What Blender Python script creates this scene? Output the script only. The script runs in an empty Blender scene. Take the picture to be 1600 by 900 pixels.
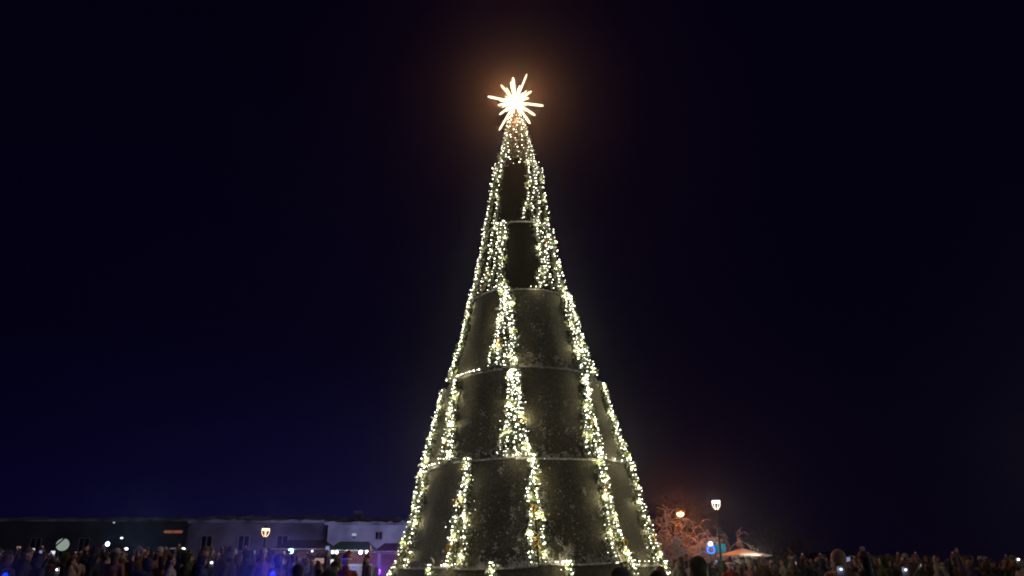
import bpy, bmesh, math, random
from math import radians as R, sin, cos, pi, tan, atan2, sqrt
from mathutils import Vector, Matrix, Euler
random.seed(11)
sc = bpy.context.scene
C = sc.collection

# ---------------------------------------------------------------- camera, sky, exposure
CAMZ, PITCH, FPX = 1.5, R(21.0), 1209.0
cam = bpy.data.objects.new('camera', bpy.data.cameras.new('camera')); C.objects.link(cam)
cam.location = (0, 0, CAMZ); cam.rotation_euler = (R(90) + PITCH, 0, 0)
cam.data.sensor_width = 36; cam.data.lens = 36 * FPX / 1600
cam.data.clip_end = 2000; cam.data.clip_start = 0.05
sc.camera = cam
world = bpy.data.worlds.new('World'); sc.world = world; world.use_nodes = True
nt = world.node_tree; nt.nodes.clear()
wo = nt.nodes.new('ShaderNodeOutputWorld'); bg = nt.nodes.new('ShaderNodeBackground')
tc = nt.nodes.new('ShaderNodeTexCoord'); sep = nt.nodes.new('ShaderNodeSeparateXYZ')
nt.links.new(tc.outputs['Generated'], sep.inputs[0])
rampz = nt.nodes.new('ShaderNodeValToRGB'); rampx = nt.nodes.new('ShaderNodeValToRGB')
nt.links.new(sep.outputs['Z'], rampz.inputs[0])          # town glow fades with height
e = rampz.color_ramp.elements
e[0].position = 0.0; e[0].color = (1, 1, 1, 1); e[1].position = 0.62; e[1].color = (0, 0, 0, 1)
m1 = e.new(0.13); m1.color = (.42, .42, .42, 1); m2 = e.new(0.27); m2.color = (.09, .09, .09, 1)
mx = nt.nodes.new('ShaderNodeMapRange'); nt.links.new(sep.outputs['X'], mx.inputs[0])
mx.inputs[1].default_value = -0.65; mx.inputs[2].default_value = 0.65
nt.links.new(mx.outputs[0], rampx.inputs[0])
e = rampx.color_ramp.elements                            # bluish over the stage side, faint plum over the lamps side
e[0].position = 0.0; e[0].color = (.0002, .0003, .0100, 1)
q = e.new(0.18); q.color = (.0008, .0012, .0210, 1)
e[1].position = 1.0; e[1].color = (.0002, .0001, .0012, 1)
q = e.new(0.35); q.color = (.0042, .0048, .0380, 1)
q = e.new(0.45); q.color = (.0066, .0058, .0200, 1)
q = e.new(0.60); q.color = (.0050, .0030, .0070, 1)
q = e.new(0.80); q.color = (.0008, .0002, .0016, 1)
mul = nt.nodes.new('ShaderNodeMixRGB'); mul.blend_type = 'MULTIPLY'; mul.inputs[0].default_value = 1
nt.links.new(rampx.outputs[0], mul.inputs[1]); nt.links.new(rampz.outputs[0], mul.inputs[2])
base = nt.nodes.new('ShaderNodeMixRGB'); base.blend_type = 'ADD'; base.inputs[0].default_value = 1
base.inputs[2].default_value = (.0009, .0002, .0047, 1)
nt.links.new(mul.outputs[0], base.inputs[1]); nt.links.new(base.outputs[0], bg.inputs[0])
bg.inputs[1].default_value = 1.0
nt.links.new(bg.outputs[0], wo.inputs[0])
sc.view_settings.view_transform = 'Standard'; sc.view_settings.look = 'None'
sc.view_settings.exposure = 0; sc.view_settings.gamma = 1
cy = sc.cycles
cy.use_denoising = True; cy.denoiser = 'OPENIMAGEDENOISE'
cy.max_bounces = 4; cy.diffuse_bounces = 2; cy.glossy_bounces = 2; cy.volume_bounces = 0
cy.transparent_max_bounces = 8; cy.transmission_bounces = 3
cy.sample_clamp_indirect = 1.0; cy.sample_clamp_direct = 0
cy.use_light_tree = True; cy.caustics_reflective = False; cy.caustics_refractive = False
cy.pixel_filter_type = 'BLACKMAN_HARRIS'; cy.filter_width = 1.9

# ---------------------------------------------------------------- helpers
def at(px, py, Y):
    """point at distance Y seen at picture position px, py"""
    u = (px - 800) / FPX; v = (450 - py) / FPX
    k = Y / (cos(PITCH) - v * sin(PITCH))
    return Vector((u * k, Y, CAMZ + k * (sin(PITCH) + v * cos(PITCH))))
def ground(Y):
    if Y < 6: return 0.0
    t = min(1, (Y - 6) / 44)
    return 1.35 * (t * (1.6 - .6 * t))
def link(o, parent=None):
    C.objects.link(o)
    if parent is not None: o.parent = parent
    return o
def obj(name, bm, m, parent=None, smooth=False):
    me = bpy.data.meshes.new(name); bm.to_mesh(me); bm.free()
    for mm in (m if isinstance(m, (list, tuple)) else [m]): me.materials.append(mm)
    if smooth: me.polygons.foreach_set('use_smooth', [True] * len(me.polygons))
    return link(bpy.data.objects.new(name, me), parent)
def thing(name, label, cat, loc=(0, 0, 0), rz=0, group=None):
    o = bpy.data.objects.new(name, None); C.objects.link(o); o.location = loc; o.rotation_euler = (0, 0, rz)
    o.empty_display_size = .1
    o['label'] = label; o['category'] = cat
    if group: o['group'] = group
    return o
def tag(o, label, cat, group=None):
    o['label'] = label; o['category'] = cat
    if group: o['group'] = group
    return o
def copy_tree(o, parent=None):
    c = o.copy(); C.objects.link(c)
    c.parent = parent
    for ch in o.children: copy_tree(ch, c)
    return c
def box(bm, x0, x1, y0, y1, z0, z1, mi=0):
    v = [bm.verts.new((x, y, z)) for x in (x0, x1) for y in (y0, y1) for z in (z0, z1)]
    for f in ((0, 1, 3, 2), (4, 6, 7, 5), (0, 4, 5, 1), (2, 3, 7, 6), (0, 2, 6, 4), (1, 5, 7, 3)):
        bm.faces.new([v[i] for i in f]).material_index = mi
def frame_of(d):
    d = d.normalized(); a = Vector((0, 0, 1)) if abs(d.z) < .9 else Vector((1, 0, 0))
    u = d.cross(a).normalized(); return u, d.cross(u)
def tube(bm, pts, rad, n=6, caps=True, mi=0):
    """tube through pts; rad is a number or a list"""
    pts = [Vector(p) for p in pts]; rings = []
    rs = rad if isinstance(rad, (list, tuple)) else [rad] * len(pts)
    u = None
    for i, p in enumerate(pts):
        d = (pts[min(i + 1, len(pts) - 1)] - pts[max(i - 1, 0)])
        if d.length < 1e-9: d = Vector((0, 0, 1))
        d.normalize()
        if u is None: u, w = frame_of(d)
        else:
            u = (u - d * u.dot(d));
            if u.length < 1e-6: u, _ = frame_of(d)
            u.normalize()
        w = d.cross(u)
        rings.append([bm.verts.new(p + (u * cos(2 * pi * k / n) + w * sin(2 * pi * k / n)) * rs[i]) for k in range(n)])
    for a, b in zip(rings, rings[1:]):
        for k in range(n): bm.faces.new((a[k], a[(k + 1) % n], b[(k + 1) % n], b[k])).material_index = mi
    if caps and n > 2:
        bm.faces.new(rings[0][::-1]).material_index = mi; bm.faces.new(rings[-1]).material_index = mi
def capsule(bm, p0, r0, p1, r1, n=12):
    p0, p1 = Vector(p0), Vector(p1); d = (p1 - p0)
    d = d.normalized() if d.length > 1e-6 else Vector((0, 0, 1))
    pts, rs = [], []
    for a in (80, 60, 35, 0): pts.append(p0 - d * r0 * sin(R(a))); rs.append(r0 * cos(R(a)))
    for a in (0, 35, 60, 80): pts.append(p1 + d * r1 * sin(R(a))); rs.append(r1 * cos(R(a)))
    tube(bm, pts, rs, n)
def lathe(bm, prof, n=16, c=(0, 0), mi=0, cap=True):
    rings = [[bm.verts.new((c[0] + r * cos(2 * pi * k / n), c[1] + r * sin(2 * pi * k / n), z)) for k in range(n)] for r, z in prof]
    for a, b in zip(rings, rings[1:]):
        for k in range(n): bm.faces.new((a[k], a[(k + 1) % n], b[(k + 1) % n], b[k])).material_index = mi
    if cap:
        bm.faces.new(rings[0][::-1]).material_index = mi; bm.faces.new(rings[-1]).material_index = mi
def blob(bm, c, r, seg=10, ring=7, sx=1, sy=1, sz=1):
    mt = Matrix.Translation(c) @ Matrix.Diagonal((sx, sy, sz, 1))
    return bmesh.ops.create_uvsphere(bm, u_segments=seg, v_segments=ring, radius=r, matrix=mt)['verts']
def fuse(bm, voxel, dec=1.0, smooth=2):
    """melt overlapping shapes into one continuous surface"""
    me = bpy.data.meshes.new('tmp'); bm.to_mesh(me); bm.free()
    o = bpy.data.objects.new('tmp', me); C.objects.link(o)
    m = o.modifiers.new('r', 'REMESH'); m.mode = 'VOXEL'; m.voxel_size = voxel
    m = o.modifiers.new('s', 'SMOOTH'); m.iterations = smooth; m.factor = .5
    if dec < 1: m = o.modifiers.new('d', 'DECIMATE'); m.ratio = dec
    dg = bpy.context.evaluated_depsgraph_get()
    out = bpy.data.meshes.new_from_object(o.evaluated_get(dg))
    bpy.data.objects.remove(o); bpy.data.meshes.remove(me)
    out.polygons.foreach_set('use_smooth', [True] * len(out.polygons))
    return out
def mesh_obj(name, me, mats, parent=None):
    me.name = name; me.materials.clear()
    for m in (mats if isinstance(mats, (list, tuple)) else [mats]): me.materials.append(m)
    return link(bpy.data.objects.new(name, me), parent)

def mat(name, col, rough=.8, metal=0, col2=None, scale=6, bump=0, bscale=30, spec=.4, alpha=None):
    m = bpy.data.materials.new(name); m.use_nodes = True; n = m.node_tree
    b = n.nodes['Principled BSDF']
    b.inputs['Base Color'].default_value = (*col, 1); b.inputs['Roughness'].default_value = rough
    b.inputs['Metallic'].default_value = metal; b.inputs['Specular IOR Level'].default_value = spec
    t = n.nodes.new('ShaderNodeTexCoord')
    if col2:
        no = n.nodes.new('ShaderNodeTexNoise'); no.inputs['Scale'].default_value = scale; no.inputs['Detail'].default_value = 6
        n.links.new(t.outputs['Object'], no.inputs['Vector'])
        r = n.nodes.new('ShaderNodeValToRGB'); r.color_ramp.elements[0].position = .38; r.color_ramp.elements[1].position = .64
        r.color_ramp.elements[0].color = (*col, 1); r.color_ramp.elements[1].color = (*col2, 1)
        n.links.new(no.outputs[0], r.inputs[0]); n.links.new(r.outputs[0], b.inputs['Base Color'])
    if bump:
        no = n.nodes.new('ShaderNodeTexNoise'); no.inputs['Scale'].default_value = bscale; no.inputs['Detail'].default_value = 5
        n.links.new(t.outputs['Object'], no.inputs['Vector'])
        bp = n.nodes.new('ShaderNodeBump'); bp.inputs['Strength'].default_value = bump; bp.inputs['Distance'].default_value = .03
        n.links.new(no.outputs[0], bp.inputs['Height']); n.links.new(bp.outputs[0], b.inputs['Normal'])
    return m
def glow(name, col, s, sample='NONE'):
    m = bpy.data.materials.new(name); m.use_nodes = True; n = m.node_tree; n.nodes.clear()
    o = n.nodes.new('ShaderNodeOutputMaterial'); e = n.nodes.new('ShaderNodeEmission')
    e.inputs[0].default_value = (*col, 1); e.inputs[1].default_value = s
    n.links.new(e.outputs[0], o.inputs[0])
    m.cycles.emission_sampling = sample
    return m
def lamp(name, loc, col, watts, radius=.08, parent=None, spot=None):
    l = bpy.data.lights.new(name, 'SPOT' if spot else 'POINT'); l.color = col; l.energy = watts; l.shadow_soft_size = radius
    if spot: l.spot_size = R(spot[1]); l.spot_blend = .5
    o = bpy.data.objects.new(name, l); C.objects.link(o); o.location = loc
    if spot: o.rotation_euler = (Vector(spot[0])).to_track_quat('-Z', 'Y').to_euler()
    if parent is not None: o.parent = parent
    return o

# ---------------------------------------------------------------- materials
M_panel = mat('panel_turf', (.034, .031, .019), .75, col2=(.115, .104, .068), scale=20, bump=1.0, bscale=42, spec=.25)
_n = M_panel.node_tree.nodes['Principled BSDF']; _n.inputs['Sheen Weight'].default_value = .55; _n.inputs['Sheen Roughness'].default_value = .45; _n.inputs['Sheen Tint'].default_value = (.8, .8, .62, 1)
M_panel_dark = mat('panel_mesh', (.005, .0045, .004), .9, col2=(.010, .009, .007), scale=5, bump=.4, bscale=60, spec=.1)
M_hem = mat('frosted_hem', (.30, .29, .26), .9, col2=(.7, .7, .66), scale=14, bump=.6, bscale=40)
M_snow = mat('snow', (.55, .56, .58), .8, col2=(.78, .79, .8), scale=20, bump=.3)
M_crumb = mat('snow_crumbs', (.18, .18, .15), .9, col2=(.55, .54, .48), scale=5)
M_fir = mat('fir_sprigs', (.06, .09, .025), .6, col2=(.15, .19, .07), scale=9)
M_firf = mat('frosted_sprigs', (.45, .47, .38), .8, col2=(.66, .68, .58), scale=12)
M_wire = mat('dark_wire', (.02, .03, .015), .6)
M_steel = mat('dark_steel', (.03, .03, .032), .45, .6)
M_gold = mat('gold', (.5, .30, .04), .45, .6)
M_bulb = glow('warm_bulb', (1.0, .95, .77), 7.5)
M_star = glow('star_tube', (1.0, .84, .60), 2.3)
M_liner = mat('light_stop_liner', (.008, .008, .007), .95)
M_ice = mat('frosted_bark', (.16, .14, .13), .85, col2=(.5, .48, .48), scale=9)
M_bark = mat('bark', (.05, .038, .03), .9, col2=(.09, .07, .055), scale=8, bump=.6)
M_iron = mat('black_iron', (.015, .015, .017), .5, .4)

# ---------------------------------------------------------------- ground, far hills
bm = bmesh.new()
ys = [-8, 0, 6, 9, 12, 15, 18, 22, 26, 30, 35, 40, 45, 50, 70, 110, 400]
xs = [-400, -90, -60, -40, -25, -12, 0, 12, 25, 40, 60, 90, 400]
gv = [[bm.verts.new((x, y, ground(y))) for x in xs] for y in ys]
for j in range(len(ys) - 1):
    for i in range(len(xs) - 1): bm.faces.new((gv[j][i], gv[j][i + 1], gv[j + 1][i + 1], gv[j + 1][i]))
M_ground = mat('trodden_snow', (.10, .10, .11), .75, col2=(.42, .43, .46), scale=.9, bump=.8, bscale=7)
g = obj('ground', bm, M_ground, smooth=True); g['kind'] = 'structure'
bm = bmesh.new()
prof = []
for i in range(61):
    x = -400 + i * 800 / 60; prof.append((x, 330 + 12 * sin(i * .9), 9 + 4 * sin(i * .37) + 2 * sin(i * 1.3)))
for a, b in zip(prof, prof[1:]):
    A = [bm.verts.new(p) for p in ((a[0], a[1] - 60, 1.2), (b[0], b[1] - 60, 1.2), (b[0], b[1], b[2]), (a[0], a[1], a[2]))]
    bm.faces.new(A)
    B = [bm.verts.new(p) for p in ((a[0], a[1], a[2]), (b[0], b[1], b[2]), (b[0], b[1] + 60, 1.2), (a[0], a[1] + 60, 1.2))]
    bm.faces.new(B)
h = obj('hills', bm, mat('dark_hills', (.02, .02, .025), .9, col2=(.05, .05, .06), scale=.05)); h['kind'] = 'structure'

# ---------------------------------------------------------------- the Christmas tree
TX, TY, TG = .462, 22.0, ground(22)
tree = thing('christmas_tree', 'tall cone shaped Christmas tree of dark tiers with lit fir garlands and a glowing star', 'christmas tree', (TX, TY, TG))
tree.rotation_euler = (0, R(-1.25), 0)
RIM = [(14.35, .50), (14.015, .66), (11.705, 1.0), (9.382, 1.467), (6.900, 2.111), (4.434, 2.888), (1.930, 3.565), (TG + .02, 3.85)]
RIM = [(z - TG, r) for z, r in RIM]
CAP_TOP = (15.85 - TG, .26)
def tier_r(k, t):
    """radius of tier k at t=0 top .. 1 bottom"""
    (z0, r0), (z1, r1) = RIM[k], RIM[k + 1]
    rt = r0 + {1: -.05, 2: -.06, 3: -.06, 4: .07, 5: -.06}.get(k, -.08)
    return rt + (r1 - rt) * (t - .10 * sin(pi * t))
def tier_z(k, t):
    z0, z1 = RIM[k][0] + (-.07 if k == 4 else .10), RIM[k + 1][0]
    return z0 + (z1 - z0) * t
def on_tier(k, th, t, off=0.0):
    r = tier_r(k, t) + off; a = R(th)
    return Vector((r * sin(a), -r * cos(a), tier_z(k, t)))
# steel mast, hoops, and a dark liner added to stop light showing through
bm = bmesh.new(); tube(bm, [(0, 0, 0), (0, 0, 15.9 - TG)], .09, 12); obj('mast', bm, M_steel, tree)
bm = bmesh.new(); lathe(bm, [(RIM[7][1] - .35, .05)] + [(r - .3, z) for z, r in RIM[6:1:-1]] + [(.42, RIM[1][0])], 24)
obj('light_stop_liner', bm, M_liner, tree, True)
for k in range(2, 7):
    z, r = RIM[k]; bm = bmesh.new()
    tube(bm, [((r - .06) * cos(a), (r - .06) * sin(a), z + .02) for a in [2 * pi * i / 48 for i in range(49)]], .028, 6)
    obj('hoop', bm, M_steel, tree)

# garlands per tier: list of (strands [(theta_top, theta_bottom)], spread)
G = {
 1: [([(-80, -88), (-62, -76), (-42, -44)], .05), ([(30, 9), (44, 20), (53, 31), (84, 49)], .06), ([(140, 135), (144, 140)], .06), ([(220, 225)], .06)],
 2: [([(-25, -20), (-29, -27), (-33, -36), (-41, -50)], .06), ([(-80, -68), (-84, -75)], .05), ([(29, 21), (36, 28), (43, 35), (54, 46), (70, 56)], .07), ([(140, 138), (143, 142)], .06), ([(200, 202), (203, 206)], .06)],
 3: [([(-20.5, -24), (-18.5, -19.5), (-17, -14.5), (-15.5, -9.5), (-14, -5)], .055), ([(-84, -76), (-76, -66)], .045), ([(53, 43), (58, 50), (63, 58), (68, 66)], .05), ([(135, 130), (136, 142)], .06), ([(200, 195), (201, 206)], .06)],
 4: [([(-8.5, -13), (-7.6, -9.5), (-7, -5), (-6.6, -1.5), (-6, 1)], .04), ([(-55, -48), (-54, -40), (-54.5, -43)], .045), ([(-84, -62), (-90, -66)], .05), ([(43.5, 30), (45, 34.5), (46.5, 39)], .06), ([(74, 60), (78, 68)], .05), ([(130, 126), (131, 136)], .06), ([(180, 176), (181, 186)], .06), ([(225, 221), (226, 231)], .06)],
 5: [([(-31, -31.5), (-29.4, -25.8)], .035), ([(2, -.8), (2.8, 5.0)], .035), ([(36.6, 32.5), (38.5, 38.8)], .04), ([(-71, -65), (-63, -55)], .045), ([(68, 57), (76, 65)], .045), ([(130, 127), (131, 135)], .06), ([(175, 172), (176, 180)], .06), ([(222, 219), (223, 227)], .06)],
 6: [([(-41, -37), (-40, -34)], .04), ([(-14, -15), (-13.5, -12)], .04), ([(12.7, 11), (13.5, 14)], .04), ([(41, 38), (42, 43)], .04), ([(70, 58), (74, 64)], .05), ([(-72, -58), (-78, -66)], .05), ([(130, 130)], .06), ([(180, 180)], .06), ([(225, 225)], .06)],
}
step = {1: .125, 2: .12, 3: .082, 4: .086, 5: .088, 6: .10}
hemlights = {3: [(-62, -34, 13)], 4: [(-12, 1, 7), (43, 58, 3), (-60, -50, 4)], 5: [(9, 14, 6), (-35, -30, 4), (42, 58, 5)], 2: [(10, 21, 3)]}
LW = 6.6    # watts of each garland lamp

def sprigs(bm, p, outward, n, L):
    for _ in range(n):
        d = (outward * random.uniform(-.1, .9) + Vector((random.gauss(0, .6), random.gauss(0, .6), random.gauss(-.35, .6)))).normalized()
        u, w = frame_of(d); a = random.uniform(0, 2 * pi); s = u * cos(a) + w * sin(a)
        l = L * random.uniform(.5, 1.25); wd = l * random.uniform(.10, .2)
        q = p + Vector((random.gauss(0, .03), random.gauss(0, .03), random.gauss(0, .03)))
        v = [bm.verts.new(q - s * wd * .4), bm.verts.new(q + d * l * .5 - s * wd), bm.verts.new(q + d * l), bm.verts.new(q + d * l * .5 + s * wd)]
        bm.faces.new(v).material_index = 1 if random.random() < .30 else 0
BULBS = []
def bulb(p, r=.0145):
    BULBS.append((Vector(p), r * random.choice((.6, .8, 1, 1, 1.3))))

def garland(k, strands, spread, zoff=0):
    fir = bmesh.new()
    H = RIM[k][0] - RIM[k + 1][0]
    L = H * 1.05
    tref = None
    for (a0, a1) in strands:
        n = max(4, int(L / step[k])); path = []
        for i in range(n + 1):
            t = i / n
            wob = sin(t * 7 + a0) * 1.6 * (1.5 / max(tier_r(k, t), .8))
            th = a0 + (a1 - a0) * t + wob + random.gauss(0, spread / max(tier_r(k, t), .6) * 57 * .45)
            tt = min(1.0, max(.03, t * .98 + random.gauss(0, .012)))
            path.append((th, tt))
            p = on_tier(k, th, tt, .13 + random.uniform(0, .08))
            bulb(p)
            if random.random() < .45: bulb(on_tier(k, th + random.gauss(0, 1.6), tt, .15), .011)
        nf = int(L * 46)
        for i in range(nf):
            t = i / nf; j = min(n - 1, int(t * n)); f = t * n - j
            th = path[j][0] * (1 - f) + path[j + 1][0] * f; tt = path[j][1] * (1 - f) + path[j + 1][1] * f
            p = on_tier(k, th, tt, .06); out = Vector((sin(R(th)), -cos(R(th)), 0))
            sprigs(fir, p, out, 4, .11 if k < 3 else .155)
    go = obj('garland', fir, [M_fir, M_firf], tree)
    # the light the bulbs of this garland give
    ac0 = sum(s[0] for s in strands) / len(strands); ac1 = sum(s[1] for s in strands) / len(strands)
    m = 6 if k < 6 else 4
    for i in range(m):
        t = (i + .5) / m; th = ac0 + (ac1 - ac0) * t
        sp = max(s[0] * (1 - t) + s[1] * t for s in strands) - min(s[0] * (1 - t) + s[1] * t for s in strands)
        lamp('bulb_light', on_tier(k, th + (sp * .45 if i % 2 else -sp * .45), t, .16), (1, .88, .54), LW * max(3, len(strands)) / 3 * (.38 if k < 3 else 1) * (.4 if k == 6 else 1), .05, go)
    return go
gs = {}
for k in range(1, 7):
    gs[k] = [garland(k, s, sp) for s, sp in G[k]]
# lights tacked along the hems
for k, runs in hemlights.items():
    for a0, a1, n in runs:
        mid_ = on_tier(k, (a0 + a1) / 2, .985, .14)
        for i in range(n):
            p = on_tier(k, a0 + (a1 - a0) * i / max(1, n - 1) + random.gauss(0, .4), .995, .05); p.z += .03
            bulb(p, .016)
        lamp('bulb_light', mid_, (1, .86, .52), LW * .3, .06, tree)
# gold ornaments tied into garlands
for k, th, t in ((5, -32, .43), (5, -32, .84), (5, 1.5, .52), (5, 2.2, .80), (5, 39.5, .82), (5, 36.5, .33), (4, 39, .60), (5, 66, .75), (2, -44, .92), (2, 40, .30), (4, -3, .62), (3, -20, .68), (5, -58, .80), (4, -46, .80)):
    b = bmesh.new(); c = on_tier(k, th, t, .17); a = R(th)
    X = Vector((cos(a), sin(a), 0)); Z = Vector((0, 0, 1))
    tube(b, [c + (X * cos(s) + Z * sin(s)) * .062 for s in [2 * pi * i / 14 for i in range(15)]], .020, 6)
    for sgn in (-1, 1):
        tube(b, [c + Z * -.06, c + X * sgn * .06 + Z * -.15], [.02, .012], 5)
    # parent to the nearest garland of that tier
    idx = min(range(len(G[k])), key=lambda i: abs(sum(s[0] * (1 - t) + s[1] * t for s in G[k][i][0]) / len(G[k][i][0]) - th))
    obj('gold_bow', b, M_gold, gs[k][idx], True)

# panels between the garlands
EDGE = {1: [-78, 36, 95, 145, 220], 2: [-80, -27, 38, 100, 150, 210], 3: [-76, -16, 58, 136, 200], 4: [-72, -50, -6, 40, 68, 131, 180, 226], 5: [-64, -30, 2.5, 37, 66, 131, 175, 223], 6: [-66, -40, -13, 13, 41, 66, 130, 180, 225]}
for k in range(1, 7):
    ed = EDGE[k]
    for i, a0 in enumerate(ed):
        a1 = ed[(i + 1) % len(ed)]
        if a1 <= a0: a1 += 360
        n = max(6, int((a1 - a0) / 3)); mrows = 22
        dz = random.uniform(-.045, .045) if k < 6 else 0; dr = random.uniform(-.015, .015)
        sl = random.uniform(-.03, .03)
        b = bmesh.new(); grid = []
        ph = random.uniform(0, 6)
        for j in range(mrows + 1):
            t = j / mrows; row = []
            for q in range(n + 1):
                s = q / n; th = a0 + .25 + (a1 - a0 - .5) * s
                bulge = .035 * sin(pi * s) * sin(pi * min(1, t * 1.2)) + .008 * sin(s * 19 + ph) * t + dr
                p = on_tier(k, th, t, bulge); p.z += t * (dz + sl * (s - .5) - .03 * sin(pi * s) * (1 if k > 2 else .3))
                row.append(p)
            grid.append(row)
        for off, flip in ((0, False), (-.02, True)):
            vv = [[b.verts.new(p + Vector((p.x, p.y, 0)).normalized() * off) for p in row] for row in grid]
            for j in range(mrows):
                for q in range(n):
                    f = (vv[j][q], vv[j + 1][q], vv[j + 1][q + 1], vv[j][q + 1])
                    b.faces.new(f[::-1] if flip else f)
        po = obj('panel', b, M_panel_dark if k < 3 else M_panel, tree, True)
        if k < 6 and k > 1 or (k == 1):
            b = bmesh.new()
            rs = [random.uniform(.020, .034) * (.7 if k < 3 else 1) for _ in grid[-1]]
            tube(b, grid[-1], rs, 6)
            # crumbs of snow caught along the hem
            for q in range(int((a1 - a0) * tier_r(k, 1) / 57 * 40)):
                s = random.random() * n; j = min(n - 1, int(s)); p = grid[-1][j].lerp(grid[-1][j + 1], s - j)
                p = p + Vector((random.gauss(0, .012), random.gauss(-.01, .012), abs(random.gauss(0, .02))))
                bmesh.ops.create_icosphere(b, subdivisions=1, radius=random.uniform(.008, .022), matrix=Matrix.Translation(p) @ Matrix.Diagonal((1.4, 1, .6, 1)))
            obj('hem', b, M_hem, po)
        # snow stuck to the turf, thicker low down and beside the garlands
        if k in (3, 4, 5) :
            b = bmesh.new(); area = (a1 - a0) / 57 * tier_r(k, .6) * 2.5
            cen = [(random.betavariate(.6, .6), random.betavariate(2.2, .8)) for _ in range(int(area * 7))]
            dens = 320 if (k == 5 and -35 < a0 < 30) else 170
            if a0 > 30 or a0 < -55: dens = 12
            for _ in range(int(area * dens)):
                cs, ct = random.choice(cen); s = cs + random.gauss(0, .022); t = ct + random.gauss(0, .028)
                if random.random() < .3: t = 1 - abs(random.gauss(0, .035))
                if random.random() < .12: s = random.random(); t = random.betavariate(2, 1)
                if not (0.01 < s < .99 and .05 < t < .995): continue
                j = min(mrows - 1, int(t * mrows)); q = min(n - 1, int(s * n))
                p = grid[j][q].lerp(grid[j + 1][q], t * mrows - j).lerp(grid[j][q + 1].lerp(grid[j + 1][q + 1], t * mrows - j), s * n - q)
                out = Vector((p.x, p.y, 0)).normalized(); tn = out.cross(Vector((0, 0, 1)))
                p = p + out * .008
                r = random.uniform(.008, .030) * (1.3 if t > .85 else .8)
                w1 = tn * random.uniform(.6, 1.3) * r; w2 = Vector((random.uniform(-.3, .3) * r, 0, r * random.uniform(.5, 1.5)))
                top = b.verts.new(p + out * r * .78)
                ring = [b.verts.new(p + w1 * cos(a) + w2 * sin(a)) for a in (0, 1.2, 2.4, 3.7, 5)]
                for z in range(5): b.faces.new((ring[z], ring[(z + 1) % 5], top))
            so = obj('snow', b, M_crumb, po); so['kind'] = 'stuff'
# cap of fir under the star
b = bmesh.new(); lathe(b, [(RIM[1][1] - .1, RIM[1][0] + .02), (.42, RIM[0][0] + .35), (CAP_TOP[1] - .08, CAP_TOP[1] * 0 + CAP_TOP[0])], 20)
obj('cap_cone', b, mat('cap_netting', (.03, .028, .02), .9, col2=(.06, .055, .035)), tree, True)
fir = bmesh.new()
zb, zt = RIM[1][0] - .12, CAP_TOP[0] + .1
for i in range(2600):
    t = random.random(); z = zb + (zt - zb) * t; r = (RIM[1][1] + .01) * (1 - t) + CAP_TOP[1] * t; a = random.uniform(0, 2 * pi)
    o = Vector((sin(a), -cos(a), 0)); sprigs(fir, o * (r - .03) + Vector((0, 0, z)), o, 1, .10)
for s in range(15):
    a0 = s * 24
    for i in range(14):
        t = (i + random.uniform(-.3, .3)) / 13; t = min(1, max(0, t)); z = zb + (zt - zb) * t; r = (RIM[1][1] + .03) * (1 - t) + CAP_TOP[1] * t
        a = R(a0 + random.gauss(0, 4) + 6 * sin(t * 9 + s)); bulb(Vector((sin(a) * r, -cos(a) * r, z)), .0155)
go = obj('garland', fir, [M_fir, M_firf], tree)
for a in (-50, 30, 150, 240):
    for z, r in ((RIM[1][0] + .35, .75), (RIM[1][0] + 1.2, .6)):
        lamp('bulb_light', (sin(R(a)) * r, -cos(R(a)) * r, z), (1, .86, .55), 3.5, .05, go)
# the hundred bulbs that show largest are parts of their own, the rest one part
def show(b_):
    w = b_[0] + Vector((TX, TY, TG)); return b_[1] / (w - cam.location).length * (1 if b_[0].y < 0 else .3)
BULBS.sort(key=show, reverse=True)
bb = bmesh.new(); bmesh.ops.create_icosphere(bb, subdivisions=2, radius=1, matrix=Matrix.Identity(4))
first = obj('bulb', bb, M_bulb, tree, True)
for i, (p, r) in enumerate(BULBS[:100]):
    o = first if i == 0 else link(first.copy(), tree)
    o.location = p; o.scale = (r, r, r)
bb = bmesh.new()
for p, r in BULBS[100:]: bmesh.ops.create_icosphere(bb, subdivisions=1, radius=r, matrix=Matrix.Translation(p))
o = obj('fairy_lights', bb, M_bulb, tree); o['kind'] = 'stuff'

# the star: a burst of glowing tubes
star = link(bpy.data.objects.new('star', None), tree); star.location = (0, 0, 16.62 - TG); star.empty_display_size = .1
b = bmesh.new(); blob(b, (0, 0, 0), .10, 14, 10); obj('core', b, M_star, star, True)
b = bmesh.new(); tube(b, [(0, 0, -.9), (0, 0, -.16)], .035, 8); obj('stem', b, M_steel, star)
PXM = 46.5
longs = [(-43, -10, .30, .045), (19, -43, -.2, .030), (43, 6, -.1, .042), (-26, 41, -.25, .034), (21, 32, -.3, .042), (29, 20, -.4, .042), (-3, -38, -.2, .05), (-22, -27, -.2, .038), (-25, 18, -.3, .036), (-27, 4, -.3, .042), (26, -17, .4, .04), (8, -26, .5, .036), (-6, -32, .5, .04)]
def ray(d, L, r):
    d = d.normalized(); b = bmesh.new()
    tube(b, [d * .12, d * (L * .9), d * L], [r * .85, r, r * .55], 8)
    obj('ray', b, M_star, star, True)
for x, y, dep, r in longs:
    # picture-plane offsets turned into the star's own axes (x right, z up, y away)
    v = Vector((x, 0, -y)) / PXM; L = v.length; v.y = dep * L; v.z = (v.z + .56 * dep * L) / .83; ray(v, v.length, r * .9)
i = 0
while i < 58:
    t = (i + .5) / 58; ph = math.acos(1 - 2 * t); a = pi * (1 + 5 ** .5) * i
    d = Vector((cos(a) * sin(ph), sin(a) * sin(ph), cos(ph)))
    ray(d, random.uniform(.36, .60), random.uniform(.014, .022)); i += 1
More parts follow.
